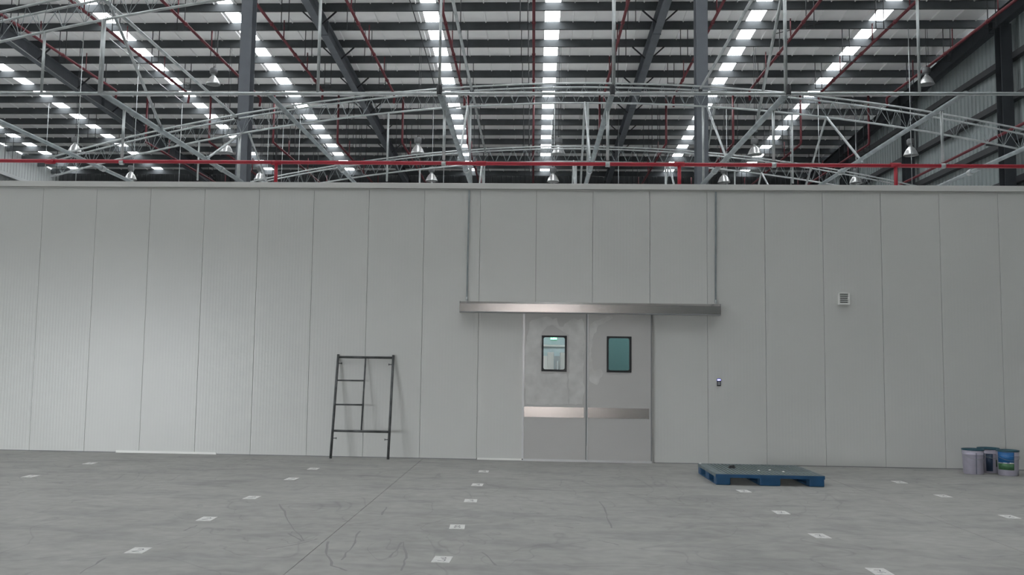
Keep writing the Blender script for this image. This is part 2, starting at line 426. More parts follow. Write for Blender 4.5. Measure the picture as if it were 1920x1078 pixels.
structure(MB().box((seam(-17), WY - .008, 0), (-7.085, WY, .012)).box((-5.345, WY - .008, 0), (seam(8), WY, .012)).box((DX1 + .03, WY - .008, 0), (seam(25), WY, .012)).build('baseboard_back', M_GREYRUB), 'thin dark sealant line at the foot of the panel wall')
# the rest of the enclosure that the wall belongs to
RX0, RX1, RY1 = seam(-17), seam(25), 44.0
structure(MB().box((RX0, WY + .14, 4.50), (RX1, RY1, 4.62)).build('ceiling_2', M_CLADL2), 'flat white top of the panel enclosure')
structure(MB().box((RX0, WY + .11, 0), (RX0 + .1, RY1, 4.5)).build('wall_room_left', M_ROOMW))
structure(MB().box((RX1 - .1, WY + .11, 0), (RX1, RY1, 4.5)).build('wall_room_right', M_ROOMW))
structure(MB().box((RX0 + .1, RY1 - .1, 0), (RX1 - .1, RY1, 4.5)).build('wall_room_far', M_ROOMW))

# ------------------------------------------------------------------ sliding doors
def rrect(x0, x1, z0, z1, r, n=4):
    pts = []
    for cxx, czz, a0 in ((x1 - r, z1 - r, 0), (x0 + r, z1 - r, 90), (x0 + r, z0 + r, 180), (x1 - r, z0 + r, 270)):
        for i in range(n + 1):
            a = math.radians(a0 + 90 * i / n); pts.append((cxx + r * math.cos(a), czz + r * math.sin(a)))
    return pts
def frame_ring(mb, o, i, y0, y1):
    n = len(o)
    vs = [(x, y0, z) for x, z in o] + [(x, y0, z) for x, z in i] + [(x, y1, z) for x, z in o] + [(x, y1, z) for x, z in i]
    fs = []
    for k in range(n):
        j = (k + 1) % n
        fs += [(k, j, n + j, n + k), (2*n + k, 3*n + k, 3*n + j, 2*n + j), (n + k, n + j, 3*n + j, 3*n + k), (k, 2*n + k, 2*n + j, j)]
    return mb.add(vs, fs)
def outer_for(inner, x0, x1, z0, z1):
    # rectangle points matching the rounded ring one to one
    out = []; n = len(inner) // 4
    for c, (X, Z) in enumerate(((x1, z1), (x0, z1), (x0, z0), (x1, z0))): out += [(X, Z)] * n
    return out
DY0, DY1 = WY - .065, WY - .015     # front and back face of a leaf
def door(name, lab, x0, x1, wx0, wx1, film, kick):
    t = struct_empty(name, lab, (0, 0, 0))
    z0, z1 = .03, 2.50; wz0, wz1 = 1.485, 2.085
    m = MB()
    m.box((x0, DY0, z0), (wx0, DY1, z1)).box((wx1, DY0, z0), (x1, DY1, z1)).box((wx0, DY0, z0), (wx1, DY1, wz0)).box((wx0, DY0, wz1), (wx1, DY1, z1))
    m.build('leaf_panel', M_DOOR, t)
    MB().box((x0 - .002, DY0 - .006, z0), (x0 + .012, DY1, z1)).build('edge_profile', M_ALU, t)
    MB().box((x1 - .016, DY0 - .006, z0), (x1 + .002, DY1, z1)).build('edge_seal', M_GREYRUB, t)
    MB().box((x0, DY0 - .008, .012), (x1, DY1, .036)).build('bottom_rail', M_ALU, t)
    kp = MB().box((x0 + .008, DY0 - .006, .725), (x1 - .045, DY0, .895)).build('kick_plate', M_INOX, t)
    inn = rrect(wx0 + .032, wx1 - .032, wz0 + .035, wz1 - .03, .03)
    fr = frame_ring(MB(), outer_for(inn, wx0, wx1, wz0, wz1), inn, DY0 - .012, DY1 + .004).build('window_frame', M_BLACK, t)
    MB().box((wx0 + .02, DY0 + .012, wz0 + .02), (wx1 - .02, DY0 + .018, wz1 - .02)).build('window_pane', M_GLASS, t)
    for poly in film:
        MB().prism(poly, DY0 - .0022, DY0 - .0002).build('protective_film', M_FILM, t)
    return t
def rough_outline(pts):
    out = []
    for (a, b), (c, d) in zip(pts, pts[1:] + pts[:1]):
        n = max(1, int(math.hypot(c - a, d - b) / 6))
        for i in range(n):
            k = 0 if i == 0 else 1.6
            out.append((a + (c - a) * i / n + random.uniform(-k, k), b + (d - b) * i / n + random.uniform(-k, k)))
    return out
def px2(pts): return [(p.x, p.z) for p in (atY(x, y, DY0) for x, y in rough_outline(pts))]
filmL = [[(993,604),(997,600),(1008,598),(1020,594),(1032,595),(1036,599),(1044,596),(1046,606),(1049,612),(1056,613),(1064,604),(1071,599),(1077,597),(1084,600),(1091,597),(1095,605),(1097,640),(1093,690),(1096,735),(1092,758),(1067,757),(1067,628),(1060,624),(1050,618),(1036,609),(1026,612),(1017,622),(1014,630),(1014,700),(1030,701),(1062,700),(1066,757),(1020,759),(985,757),(984,700),(985,650),(990,625)]]
filmR = [[(1104,640),(1107,608),(1116,601),(1134,596),(1145,591),(1150,596),(1138,602),(1122,610),(1112,632),(1108,668),(1114,695),(1126,690),(1131,700),(1120,722),(1106,715)]]
door('door_1', 'left sliding door leaf with peeling dusty film and a bright stainless kick plate', DX0, .895, .14, .56, [px2(p)[::-1] for p in filmL], None)
door('door_2', 'right sliding door leaf with a plain teal window and darker stainless kick plate', .905, DX1 - .015, 1.225, 1.635, [px2(p)[::-1] for p in filmR], None)
structure(MB().box((DX0 - .02, WY - .075, 0), (DX1 + .01, WY - .004, .012)).build('trim_2', M_ALU), 'aluminium floor guide under the sliding doors')
structure(MB().box((DX0 - .022, WY - .02, .03), (DX0 - .004, WY, 2.45)).build('trim_3', M_ALU), 'slim aluminium jamb on the left of the sliding doors')
t = thing('door_track_cover', 'long brushed stainless track cover above the sliding doors', 'door header', (-1.24, WY, 0))
L = 4.33
prof = [(0, 2.455), (-.17, 2.455), (-.17, 2.48), (-.165, 2.482), (-.165, 2.605), (-.12, 2.64), (0, 2.64)]
m = MB(); n = len(prof)
m.add([(0, y, z) for y, z in prof] + [(L, y, z) for y, z in prof], [tuple(range(n)), tuple(range(2*n-1, n-1, -1))] + [(i, i + n, (i+1) % n + n, (i+1) % n) for i in range(n)])
m.build('cover', M_INOX, t)
MB().box((-.004, -.172, 2.452), (.004, 0, 2.642)).build('end_cap', M_INOX, t)
MB().box((L - .004, -.172, 2.452), (L + .004, 0, 2.642)).build('end_cap', M_INOX, t)
MB().box((.0, -.176, 2.448), (L, -.150, 2.470)).build('lower_lip', M_GREYRUB, t)
for (xa, xb), lab in (((-1.125, -1.115), 'thin grey rod running down the wall to the left end of the door track cover'), ((3.055, 3.06), 'thin grey rod running down the wall to the right end of the door track cover')):
    t = thing('support_rod', lab, 'rod', (xa, WY, 0), 'track cover rods')
    MB().bar((0, -.014, 4.55), (xb - xa - .02, -.014, 2.70), .026, .022, (0, 1, 0)).build('rod', M_GALV2, t)
    MB().lathe([(.016, 2.655), (.02, 2.67), (.02, 2.70), (.008, 2.72)], (xb - xa - .02, -.02, 0), 8).build('eye_nut', M_GALV, t)

# inside the enclosure, seen through the door panes
structure(MB().box((-3.4, 30.0, 0), (6.2, 30.1, 3.3)).build('wall_inner', M_TEAL), 'pale inner partition seen through the left door pane')
structure(MB().box((-3.4, 29.93, 2.22), (6.2, 29.99, 2.28)).build('trim_4', M_WHITE), 'white rail on the inner partition')
structure(MB().box((1.05, 18.6, 0), (4.2, 18.7, 4.45)).build('wall_screen', M_SCREEN), 'green screen wall seen through the right door pane')
for i, (pa, pb, y, ptop, lab) in enumerate(((1014, 1026.5, 27.2, 667, 'white carton stack leftmost behind the left door pane'), (1026.5, 1038.5, 26.4, 660, 'tall white carton stack in the middle of the left door pane'), (1049.5, 1064, 26.4, 661, 'white carton stack at the right side of the left door pane'))):
    x0, x1, h = atY(pa, 690, y).x, atY(pb, 690, y).x, atY(pa, ptop, y).z
    t = thing('carton_stack', lab, 'carton', ((x0 + x1) / 2, y, 0), 'cartons behind the door pane')
    nb = 4
    for k in range(nb):
        dx = random.uniform(-.008, .008)
        MB().box((-(x1 - x0)/2 + dx, -.2, k * h / nb), ((x1 - x0)/2 + dx, .2, (k + 1) * h / nb - .004)).build('carton', M_CARTON, t, bevel=.006)
t = thing('inner_cabinet', 'tall dark grey cabinet between the cartons behind the left pane', 'cabinet', (atY(1045, 680, 28.6).x, 28.6, 0))
MB().box((-.09, -.25, 0), (.09, .25, 1.90)).build('body', M_LAMP, t)
MB().box((-.012, -.275, .2), (.012, -.25, 1.75)).build('handle_bar', M_ALU, t)
t = thing('exit_sign', 'green lit exit sign at the top of the left door pane', 'sign', (.66, 29.97, 2.485))
MB().box((-.105, -.02, -.036), (.105, .03, .036)).build('sign_body', M_EXIT, t)
for s in (-1, 1): MB().prism([(s*.105, 0), (s*.075, .025), (s*.075, .010), (s*.045, .010), (s*.045, -.010), (s*.075, -.010), (s*.075, -.025)][::s], -.026, -.021).build('arrow_mark', M_EXITW, t)
MB().lathe([(.001, .02), (.011, .022), (.013, .033), (.001, .044)], (.004, -.024, -.008), 8).bar((.0, -.024, .012), (-.006, -.024, -.012), .018, .006).bar((-.006, -.024, -.010), (.020, -.024, -.034), .009, .006).bar((-.006, -.024, -.010), (-.026, -.024, -.032), .009, .006).bar((0, -.024, .014), (.028, -.024, .0), .007, .006).bar((0, -.024, .014), (-.026, -.024, .004), .007, .006).build('running_figure', M_EXITW, t)
for X, Y, lab in ((2.4, 17.2, 'unseen ceiling panel added just behind the right door leaf for brightness'), (.5, 21.6, 'unseen ceiling panel added to light the cartons behind the left door leaf'), (.5, 27.6, 'unseen ceiling panel added to light the inner partition'), (-1.6, 25.5, 'unseen ceiling panel added to the left of the cartons for light')):
    t = thing('added_room_light', lab, 'lamp', (X, Y, 4.47), 'added lamps inside the enclosure')  # unseen lamps added to brighten what shows through the door panes
    MB().box((-.3, -.6, -.05), (.3, .6, .02)).build('housing', M_WHITE, t)
    MB().box((-.27, -.57, -.06), (.27, .57, -.05)).build('diffuser', M_ADDED_LAMP, t)

# ------------------------------------------------------------------ small things on the wall
t = thing('vent_grille', 'small white louvred vent on the wall right of the doors', 'vent', (5.145, WY, 2.76))
m = MB().box((-.092, -.045, -.095), (-.068, 0, .095)).box((.068, -.045, -.095), (.092, 0, .095)).box((-.068, -.045, .085), (.068, 0, .095)).box((-.068, -.045, -.095), (.068, 0, -.080))
m.build('frame', M_WHITE, t)
MB().box((-.068, -.004, -.080), (.068, -.001, .085)).build('backing', M_SEAM, t)
for i in range(5):
    z = .058 - i * .033
    MB().add([(-.068,-.044,z-.007),(.068,-.044,z-.007),(.068,-.044,z+.006),(-.068,-.044,z+.006),(-.068,-.018,z+.006),(.068,-.018,z+.006),(.068,-.018,z+.012),(-.068,-.018,z+.012)],
             [(0,1,2,3),(7,6,5,4),(0,4,5,1),(1,5,6,2),(2,6,7,3),(3,7,4,0)]).build('slat', M_WHITE, t)
t = thing('card_reader', 'small black card reader with a blue light right of the doors', 'card reader', (3.083, WY, 1.345))
MB().box((-.031, -.028, -.062), (.031, 0, .062)).build('body', M_BLACK, t, bevel=.006)
MB().box((-.026, -.031, .030), (.026, -.027, .054)).build('light_bar', M_LED, t)
MB().box((-.018, -.033, .036), (-.006, -.030, .047)).box((.008, -.033, .038), (.015, -.030, .045)).build('light_dot', M_LEDW, t)
MB().box((-.020, -.030, -.045), (.020, -.0275, .018)).build('reading_field', M_GREYRUB, t)

# ------------------------------------------------------------------ scaffold frame
t = thing('scaffold_frame', 'worn dark tubular scaffold frame leaning against the white wall', 'scaffold frame', (-2.82, 15.0, 0))
B0 = Vector((-3.285, 14.985, 0)); T0 = Vector((-3.30, 15.425, 1.70)); B1 = Vector((-2.345, 15.01, 0)); T1 = Vector((-2.36, 15.425, 1.70))
ORG = Vector((-2.82, 15.0, 0))
def sf(u, v): return B0.lerp(B1, u).lerp(T0.lerp(T1, u), v) - ORG
def vfrac(y): return (862.5 - y) / (862.5 - 668.5)
for u in (0, 1):
    MB().tube([sf(u, .012), sf(u, 1.01)], .0215, 10).build('leg', M_SCAF, t)
def frm(name, a, b, r): return MB().tube([sf(*a), sf(*b)], r, 8).build(name, M_SCAF, t)
frm('top_bar', (0.02, .985), (.98, .985), .020)
frm('lower_bar', (.02, vfrac(810)), (.98, vfrac(810.5)), .019)
frm('middle_post', (.50, vfrac(672)), (.505, vfrac(808)), .014)
frm('rung', (.02, vfrac(716)), (.50, vfrac(716)), .013)
frm('rung', (.02, vfrac(761.5)), (.50, vfrac(761.5)), .013)
for u0, u1, y in ((.02, .075, 683.5), (.98, .925, 684.5), (.02, .075, 823.5), (.98, .925, 824.5)):
    v = vfrac(y); a, b = sf(u0, v), sf(u1, v); d = Vector((0, -.0, 0))
    MB().tube([a, b], .008, 6).tube([a.lerp(b, .88), a.lerp(b, 1.05)], .017, 8).build('lock_pin', M_SCAF, t)

# ------------------------------------------------------------------ pallet
t = thing('plastic_pallet', 'blue plastic pallet with a dusty slatted deck on the floor before the wall', 'pallet', (2.49, 12.74, 0))
PWD, PDP, PH = 1.46, 1.34, .150
for ix, (a, b) in enumerate(((0, .205), (.59, .875), (1.25, PWD))):
    for c, d in ((0, .16), (.56, .78), (1.16, PDP)):
        MB().box((a + .004, c + .004, 0), (b - .004, d - .004, PH - .028)).build('block', M_BLUE, t, bevel=.012)
    MB().box((a + .012, .10, 0), (b - .012, PDP - .10, .012)).build('skid', M_BLUE, t)
rim = MB().box((0, 0, PH - .045), (PWD, .03, PH)).box((0, PDP - .03, PH - .045), (PWD, PDP, PH)).box((0, .03, PH - .045), (.125, PDP - .03, PH)).box((PWD - .05, .03, PH - .045), (PWD, PDP - .03, PH))
rim.build('rim', M_DUSTY, t, bevel=.004)
MB().box((0, -.004, PH - .050), (PWD, .0, PH - .006)).build('front_lip', M_BLUE, t)
ns = 24; x0 = .125; x1 = PWD - .05; pitch = (x1 - x0) / ns
sl0 = None
for i in range(ns):
    o = (x0 + (i + .5) * pitch, 0, 0)
    if sl0 is None: sl0 = MB().box((-pitch*.31, .03, PH - .03), (pitch*.31, PDP - .03, PH - .002)).build('deck_slat', M_DUSTY, t, o)
    else: dup(sl0, t, o)
for c in (.35, .67, .99): MB().box((.125, c - .02, PH - .042), (PWD - .05, c + .02, PH - .016)).build('cross_rib', M_DUSTY, t)
sc = tag(MB().add([(-.05,-.06,0),(.03,-.075,0),(.06,-.01,0),(.02,.06,0),(-.045,.05,0),(-.04,-.05,.035),(.02,-.05,.045),(.04,-.01,.03),(.01,.04,.04),(-.03,.035,.03)],
     [(4,3,2,1,0),(5,6,7,8,9),(0,1,6,5),(1,2,7,6),(2,3,8,7),(3,4,9,8),(4,0,5,9)]).build('plastic_scrap', M_BLACK, loc=(2.88, 13.55, PH - .002)), 'small black scrap lying on the deck of the blue pallet', 'scrap')
for i, (x, y) in enumerate(((3.18, 13.22), (3.36, 13.32), (3.50, 13.14), (2.515, 14.05))):
    tag(MB().add([(-.016,-.012,0),(.02,-.015,0),(.012,.016,0),(-.012,.012,0),(-.01,-.008,.01),(.012,-.006,.012),(.006,.01,.009)], [(3,2,1,0),(4,5,6),(0,1,5,4),(1,2,6,5),(2,3,6),(3,0,4,6)]).build('foam_crumb', M_WHITE, loc=(x, y, PH)),
        ['white crumb on the pallet deck, the one nearest its middle', 'white crumb on the pallet deck, just behind the middle one', 'white crumb on the pallet deck, toward its right side', 'white crumb at the back left corner of the pallet'][i], 'crumb', 'crumbs on the pallet')

# ------------------------------------------------------------------ paint tins
def tin(x, y, lab, style, rz_):
    t = thing('paint_tin', lab, 'paint tin', (x, y, 0), 'paint tins by the wall', rz_)
    H, r0, r1 = .375, .140, .155
    MB().lathe([(.001, .003), (r0 - .006, .0), (r0, .006), (r0 + (r1 - r0) * .8, H * .80), (r0 + (r1-r0)*.8 + .004, H * .81), (r0 + (r1-r0)*.8, H * .82), (r1, H - .02), (r1 - .004, H)], n=32).build('body', M_LILAC, t)
    MB().lathe([(r1 - .004, H - .012), (r1 + .006, H - .010), (r1 + .007, H + .012), (r1 - .012, H + .014), (r1 - .02, H + .002), (.001, H + .002)], n=32).build('lid', M_LID, t)
    def decal(name, a0, a1, z0, z1, m):
        mb = MB(); n = max(3, int((a1 - a0) / 8)); vs = []
        for i in range(n + 1):
            a = math.radians(a0 + (a1 - a0) * i / n)
            for z in (z0, z1):
                r = r0 + (r1 - r0) * z / H + .0015; vs.append((r * math.cos(a), r * math.sin(a), z))
        mb.add(vs, [(2*i, 2*i+2, 2*i+3, 2*i+1) for i in range(n)], True)
        o = mb.build(name, m, t); s = o.modifiers.new('thickness', 'SOLIDIFY'); s.thickness = .001; s.offset = 1
    # angle 270 faces the camera
    if style == 'front':
        decal('blue_print', 186, 280, .20, .36, M_LBLUE); decal('green_print', 184, 280, .09, .185, M_LGREEN)
        decal('lettering', 255, 278, .188, .205, M_WHITE); decal('lettering', 222, 240, .19, .20, M_WHITE)
    elif style == 'plain':
        decal('side_seam', 261, 264, .01, .33, M_BAND); decal('green_print', 325, 352, .07, .17, M_LDGREEN); decal('blue_print', 318, 352, .235, .33, M_BAND)
    else:
        decal('violet_print', 225, 262, .03, .30, M_BAND); decal('green_print', 283, 320, .10, .21, M_LDGREEN)
    mb = MB()   # wire bail lying against the side
    pts = [(math.cos(math.radians(a)) * (r1 + .008), math.sin(math.radians(a)) * (r1 + .008), H * .78 - .06 * math.sin(math.radians((a - 190) / 160 * 180))) for a in range(190, 351, 16)]
    mb.tube(pts, .0028, 5); mb.build('bail', M_GALV, t)
tin(6.875, 14.82, 'lilac white paint tin with a dark seam, nearest the doors of the three tins', 'plain', 0)
tin(7.235, 15.08, 'lilac paint tin half hidden behind the other two tins', 'mid', .1)
tin(7.345, 14.70, 'paint tin with a blue and green printed label, standing in front of the others', 'front', -.05)

# ------------------------------------------------------------------ floor tags
cols = [(-6.69, [12.11, 13.75], 'farthest left row'), (-3.235, [7.57, 9.15, 10.64, 12.41, 13.65], 'row below the scaffold frame'),
        (-.712, [7.52, 9.03, 10.77, 12.21, 13.75], 'row below the doors'), (2.735, [7.48, 9.0, 10.4, 12.14], 'row below the pallet'),
        (5.225, [10.46, 12.08, 13.49], 'row farthest to the right')]
MARKS = {2: [[(-.02,.06),(.02,.07),(.025,.03),(-.005,.01),(.03,-.02),(.025,-.07),(-.03,-.06)]],
         1: [[(-.02,.05),(.02,.06),(.03,.02),(-.03,-.06),(.03,-.06)]],
         0: [[(0,.07),(.01,-.07)]], 3: [[(-.03,.04),(.02,.05),(.0,-.01),(.03,-.05)], [(-.03,-.03),(.0,-.06)]], 4: [[(-.03,.05),(.03,-.05)], [(.03,.04),(-.02,-.04)]]}
EIGHT = [[(0,.005),(-.025,.03),(-.01,.065),(.02,.06),(.025,.03),(0,.005),(-.03,-.03),(-.015,-.07),(.025,-.065),(.03,-.03),(0,.005)]]
for ci, (X, ys, lab) in enumerate(cols):
    for i, Y in enumerate(ys):
        l = f"white floor tag, {['nearest', 'second nearest', 'third nearest', 'fourth nearest', 'farthest'][i] if len(ys) > 2 or i == 0 else 'farther'} in the {lab}"
        t = thing('floor_tag', l, 'floor tag', (X + random.uniform(-.008, .008), Y, 0), 'white tags on the floor', random.uniform(-.06, .06))
        a, b = .073, .118
        MB().prism([(-a, 0), (a, 0), (a, .0035), (-a, .0035)], -b, b).build('tag_sheet', M_PAPER, t)
        marks = EIGHT if (ci == 2 and i == 1) else MARKS[ci]
        mb = MB()
        for st in marks:
            for p, q in zip(st, st[1:]):
                mb.bar((p[0], p[1], .0037), (q[0], q[1], .0037), .009, .001)
        mb.build('pencil_mark', M_INK, t)

# ------------------------------------------------------------------ galvanised arch frame above the enclosure
ARCHX = 1.35
NODES = [-7.81, -1.70, 1.33, 4.34]
BEAMX = [-10.84, -7.81, -4.78, -1.70, 1.33, 4.35, 7.37, 10.41]
TIEZ = 6.32
def arch(Y, zb, half, k, lab, tie, hangs):
    t = thing('arch_truss', lab, 'truss', (ARCHX, Y, 0), 'galvanised arch trusses')
    zt = zb + .47; dY = .17; N = 36
    def c(x, z): return z - k * x * x
    xs_ = [-half + 2 * half * i / N for i in range(N + 1)]
    MB().tube([(x, -dY, c(x, zt)) for x in xs_], .024, 8).build('upper_chord', M_GALV, t)
    MB().tube([(x, dY, c(x, zt)) for x in xs_], .024, 8).build('upper_chord', M_GALV, t)
    MB().tube([(x, 0, c(x, zb)) for x in xs_], .026, 8).build('lower_chord', M_GALV, t)
    m = MB(); p = .40; x = -half + .1; n = int((2 * half - .2) / p)
    for i in range(n):
        xa, xb, xm = x + i * p, x + (i + 1) * p, x + (i + .5) * p
        for s in (-1, 1):
            top0, top1, bot = (xa, s * dY, c(xa, zt)), (xb, s * dY, c(xb, zt)), (xm, 0, c(xm, zb))
            m.tube([top0, bot], .006, 4, False); m.tube([bot, top1], .006, 4, False)
        if i % 6 == 0: m.tube([(xa, -dY, c(xa, zt)), (xa, dY, c(xa, zt))], .008, 4, False)
    m.build('web_lacing', M_GALV2, t, kind='stuff')
    for X, r in hangs:
        x = X - ARCHX
        MB().tube([(x, 0, TIEZ), (x, 0, c(x, zb))], r, 8).build('hanger_post', M_GALV, t)
    if tie:
        MB().tube([(-half, 0, TIEZ), (half, 0, TIEZ)], .030, 10).build('tie_pipe', M_GALV, t)
        for X in (-1.70, 1.33, 4.35):
            MB().lathe([(.045, -.09), (.05, -.06), (.05, .06), (.04, .09)], (X - ARCHX, -.005, TIEZ + .06), 10).build('clamp', M_BLACKST, t)
    return t
hg = [(-8.88, .026), (-7.80, .045), (-3.86, .028), (-1.70, .026), (1.35, .032), (4.31, .032), (6.57, .026)]
arch(15.7, 8.56, 14.6, .0105, 'nearest galvanised arch truss, its crown above the view, over the long straight tie pipe', True, hg)
arch(23.4, 8.41, 14.2, .0100, 'middle galvanised arch truss, its full bow showing over the white wall', False, hg)
arch(30.1, 8.38, 14.2, .0105, 'farthest galvanised arch truss, low behind the red pipe', False, hg)
for i, X in enumerate(BEAMX):
    y1 = 23.76 if X in (-7.81, 4.35) else 31.0
    t = thing('long_beam', f'galvanised tube running into the depth at tie level, {ORD[i]} from the left', 'beam', (X, 15.75, TIEZ + .03), 'long tubes at tie level')
    MB().tube([(0, 0, 0), (0, y1 - 15.75, 0)], .055 if X in (-7.81, 4.35, 1.33, -1.70) else .045, 10).build('tube', M_GALV2, t)
    for yy in (6.3, 13.0)[:1 if y1 < 30 else 2]:
        MB().tube([(0, yy, 0), (0, yy + .16, 0)], .072, 10).build('coupling', M_GALV, t)
for i, (X, z) in enumerate(((-7.91, 8.02), (-1.68, 8.74), (4.25, 8.78))):
    t = thing('ridge_tube', f'galvanised tube lying along the arch crowns, {ORD[i]} from the left', 'tube', (X, 15.4, z), 'tubes along the arches')
    MB().tube([(0, 0, .12), (0, 8.0, .0)] + ([(0, 15.0, -.02)] if i == 1 else [(0, 8.3, 0)]), .035, 8).build('tube', M_GALV, t)
    MB().lathe([(.05, -.05), (.055, 0), (.05, .05)], (0, 8.0, 0), 8).build('clamp', M_BLACKST, t)
def cz(X, zb, k=.0102): return zb - k * (X - ARCHX) ** 2
ai = {15.7: ('nearest', 8.9), 23.4: ('middle', 8.42), 30.1: ('farthest', 8.4)}
for X in (-7.75, -1.78, 1.27, 4.41, 7.44):
    bi = min(range(len(BEAMX)), key=lambda j: abs(BEAMX[j] - X))
    for Ya, Yb in ((15.7, 18.3), (23.4, 21.0), (23.4, 25.6), (30.1, 27.7), (30.1, 32.2)):
        nm, zb = ai[Ya]
        if Ya == 15.7 and X in (-1.78, 1.27, 7.44): continue
        side = 'forward' if Yb < Ya else 'back'
        XX = X if not (Ya == 23.4 and Yb > Ya and X in (-7.75, 4.41)) else X + .20
        t = thing('diagonal_brace', f'galvanised brace sloping {side} from the {nm} arch to the {ORD[bi]} long tube', 'brace', (XX, Ya, 0), 'diagonal braces of the arch frame')
        MB().tube([(0, 0, cz(X, zb)), (0, Yb - Ya, TIEZ + .05)], .030, 8).build('brace_tube', M_GALV, t)
        MB().bar((0, (Yb - Ya) * .985, TIEZ + .10), (0, Yb - Ya, TIEZ), .075, .05).build('end_plate', M_GALV2, t)

# ------------------------------------------------------------------ bright red fire main with hangers and drops
FY, FZ = 16.7, 5.29
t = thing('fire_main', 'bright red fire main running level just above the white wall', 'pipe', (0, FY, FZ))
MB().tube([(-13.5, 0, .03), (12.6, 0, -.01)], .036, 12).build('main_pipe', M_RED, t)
for X in (-9.2, -4.85, -1.0, 2.64, 6.53): MB().tube([(X - .09, 0, .01), (X + .09, 0, .01)], .046, 12).build('coupling', M_RED, t)
for X in (-4.85, 2.64, 6.53):
    MB().tube([(X, 0, 0), (X, 0, -.66)], .034, 10).build('drop_pipe', M_RED, t)
for X in (-7.81, -1.70, 1.33, 4.35, 7.37):
    h = MB().tube([(X, -.0, .08), (X, -.0, TIEZ - FZ - .02)], .028, 8); h.build('hanger', M_GALV, t)
    MB().tube([(X - .04, 0, .0), (X + .04, 0, .0)], .046, 10).build('hanger_ring', M_GALV, t)

# ------------------------------------------------------------------ sprinkler pipes under the roof
SPX = [-.10 + 2.97 * j for j in range(-6, 6)]
ZA, ZB, YD = 13.05, 11.6, 40.6
for i, X in enumerate(SPX):
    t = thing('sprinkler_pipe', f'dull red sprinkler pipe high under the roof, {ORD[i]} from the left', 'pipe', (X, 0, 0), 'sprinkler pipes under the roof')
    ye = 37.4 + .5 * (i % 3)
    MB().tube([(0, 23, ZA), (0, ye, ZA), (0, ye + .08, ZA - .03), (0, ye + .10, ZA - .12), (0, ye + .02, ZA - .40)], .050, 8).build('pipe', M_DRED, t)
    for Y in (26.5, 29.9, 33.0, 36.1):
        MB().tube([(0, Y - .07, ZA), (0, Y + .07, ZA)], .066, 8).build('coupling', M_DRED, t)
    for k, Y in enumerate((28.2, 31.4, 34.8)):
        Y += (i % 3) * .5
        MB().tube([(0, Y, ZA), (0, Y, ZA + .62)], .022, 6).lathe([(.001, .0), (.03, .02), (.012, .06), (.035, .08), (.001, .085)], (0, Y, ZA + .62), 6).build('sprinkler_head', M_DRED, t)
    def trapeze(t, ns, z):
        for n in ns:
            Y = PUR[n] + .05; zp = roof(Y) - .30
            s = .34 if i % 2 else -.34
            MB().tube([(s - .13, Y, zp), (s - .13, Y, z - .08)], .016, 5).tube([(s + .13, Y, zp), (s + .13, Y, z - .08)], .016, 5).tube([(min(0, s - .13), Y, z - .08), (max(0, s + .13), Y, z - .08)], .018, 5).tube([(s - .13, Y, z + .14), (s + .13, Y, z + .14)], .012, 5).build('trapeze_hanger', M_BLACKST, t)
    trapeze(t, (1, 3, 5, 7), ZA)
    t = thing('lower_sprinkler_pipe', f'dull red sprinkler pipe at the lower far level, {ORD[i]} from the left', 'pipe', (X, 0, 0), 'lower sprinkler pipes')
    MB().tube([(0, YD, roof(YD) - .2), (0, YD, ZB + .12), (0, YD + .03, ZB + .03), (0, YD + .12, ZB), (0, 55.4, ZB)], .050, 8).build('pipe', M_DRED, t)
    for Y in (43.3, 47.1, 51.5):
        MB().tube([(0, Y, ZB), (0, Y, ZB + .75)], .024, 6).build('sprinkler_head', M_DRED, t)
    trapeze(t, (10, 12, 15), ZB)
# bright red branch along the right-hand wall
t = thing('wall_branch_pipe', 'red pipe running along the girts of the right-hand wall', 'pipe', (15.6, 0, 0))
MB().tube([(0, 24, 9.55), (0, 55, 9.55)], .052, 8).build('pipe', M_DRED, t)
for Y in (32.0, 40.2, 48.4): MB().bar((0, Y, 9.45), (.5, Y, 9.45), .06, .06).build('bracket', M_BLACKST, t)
for Y in (41.0,): MB().tube([(0, Y, 9.55), (0, Y, 4.8)], .07, 8).build('drop_pipe', M_DRED, t)

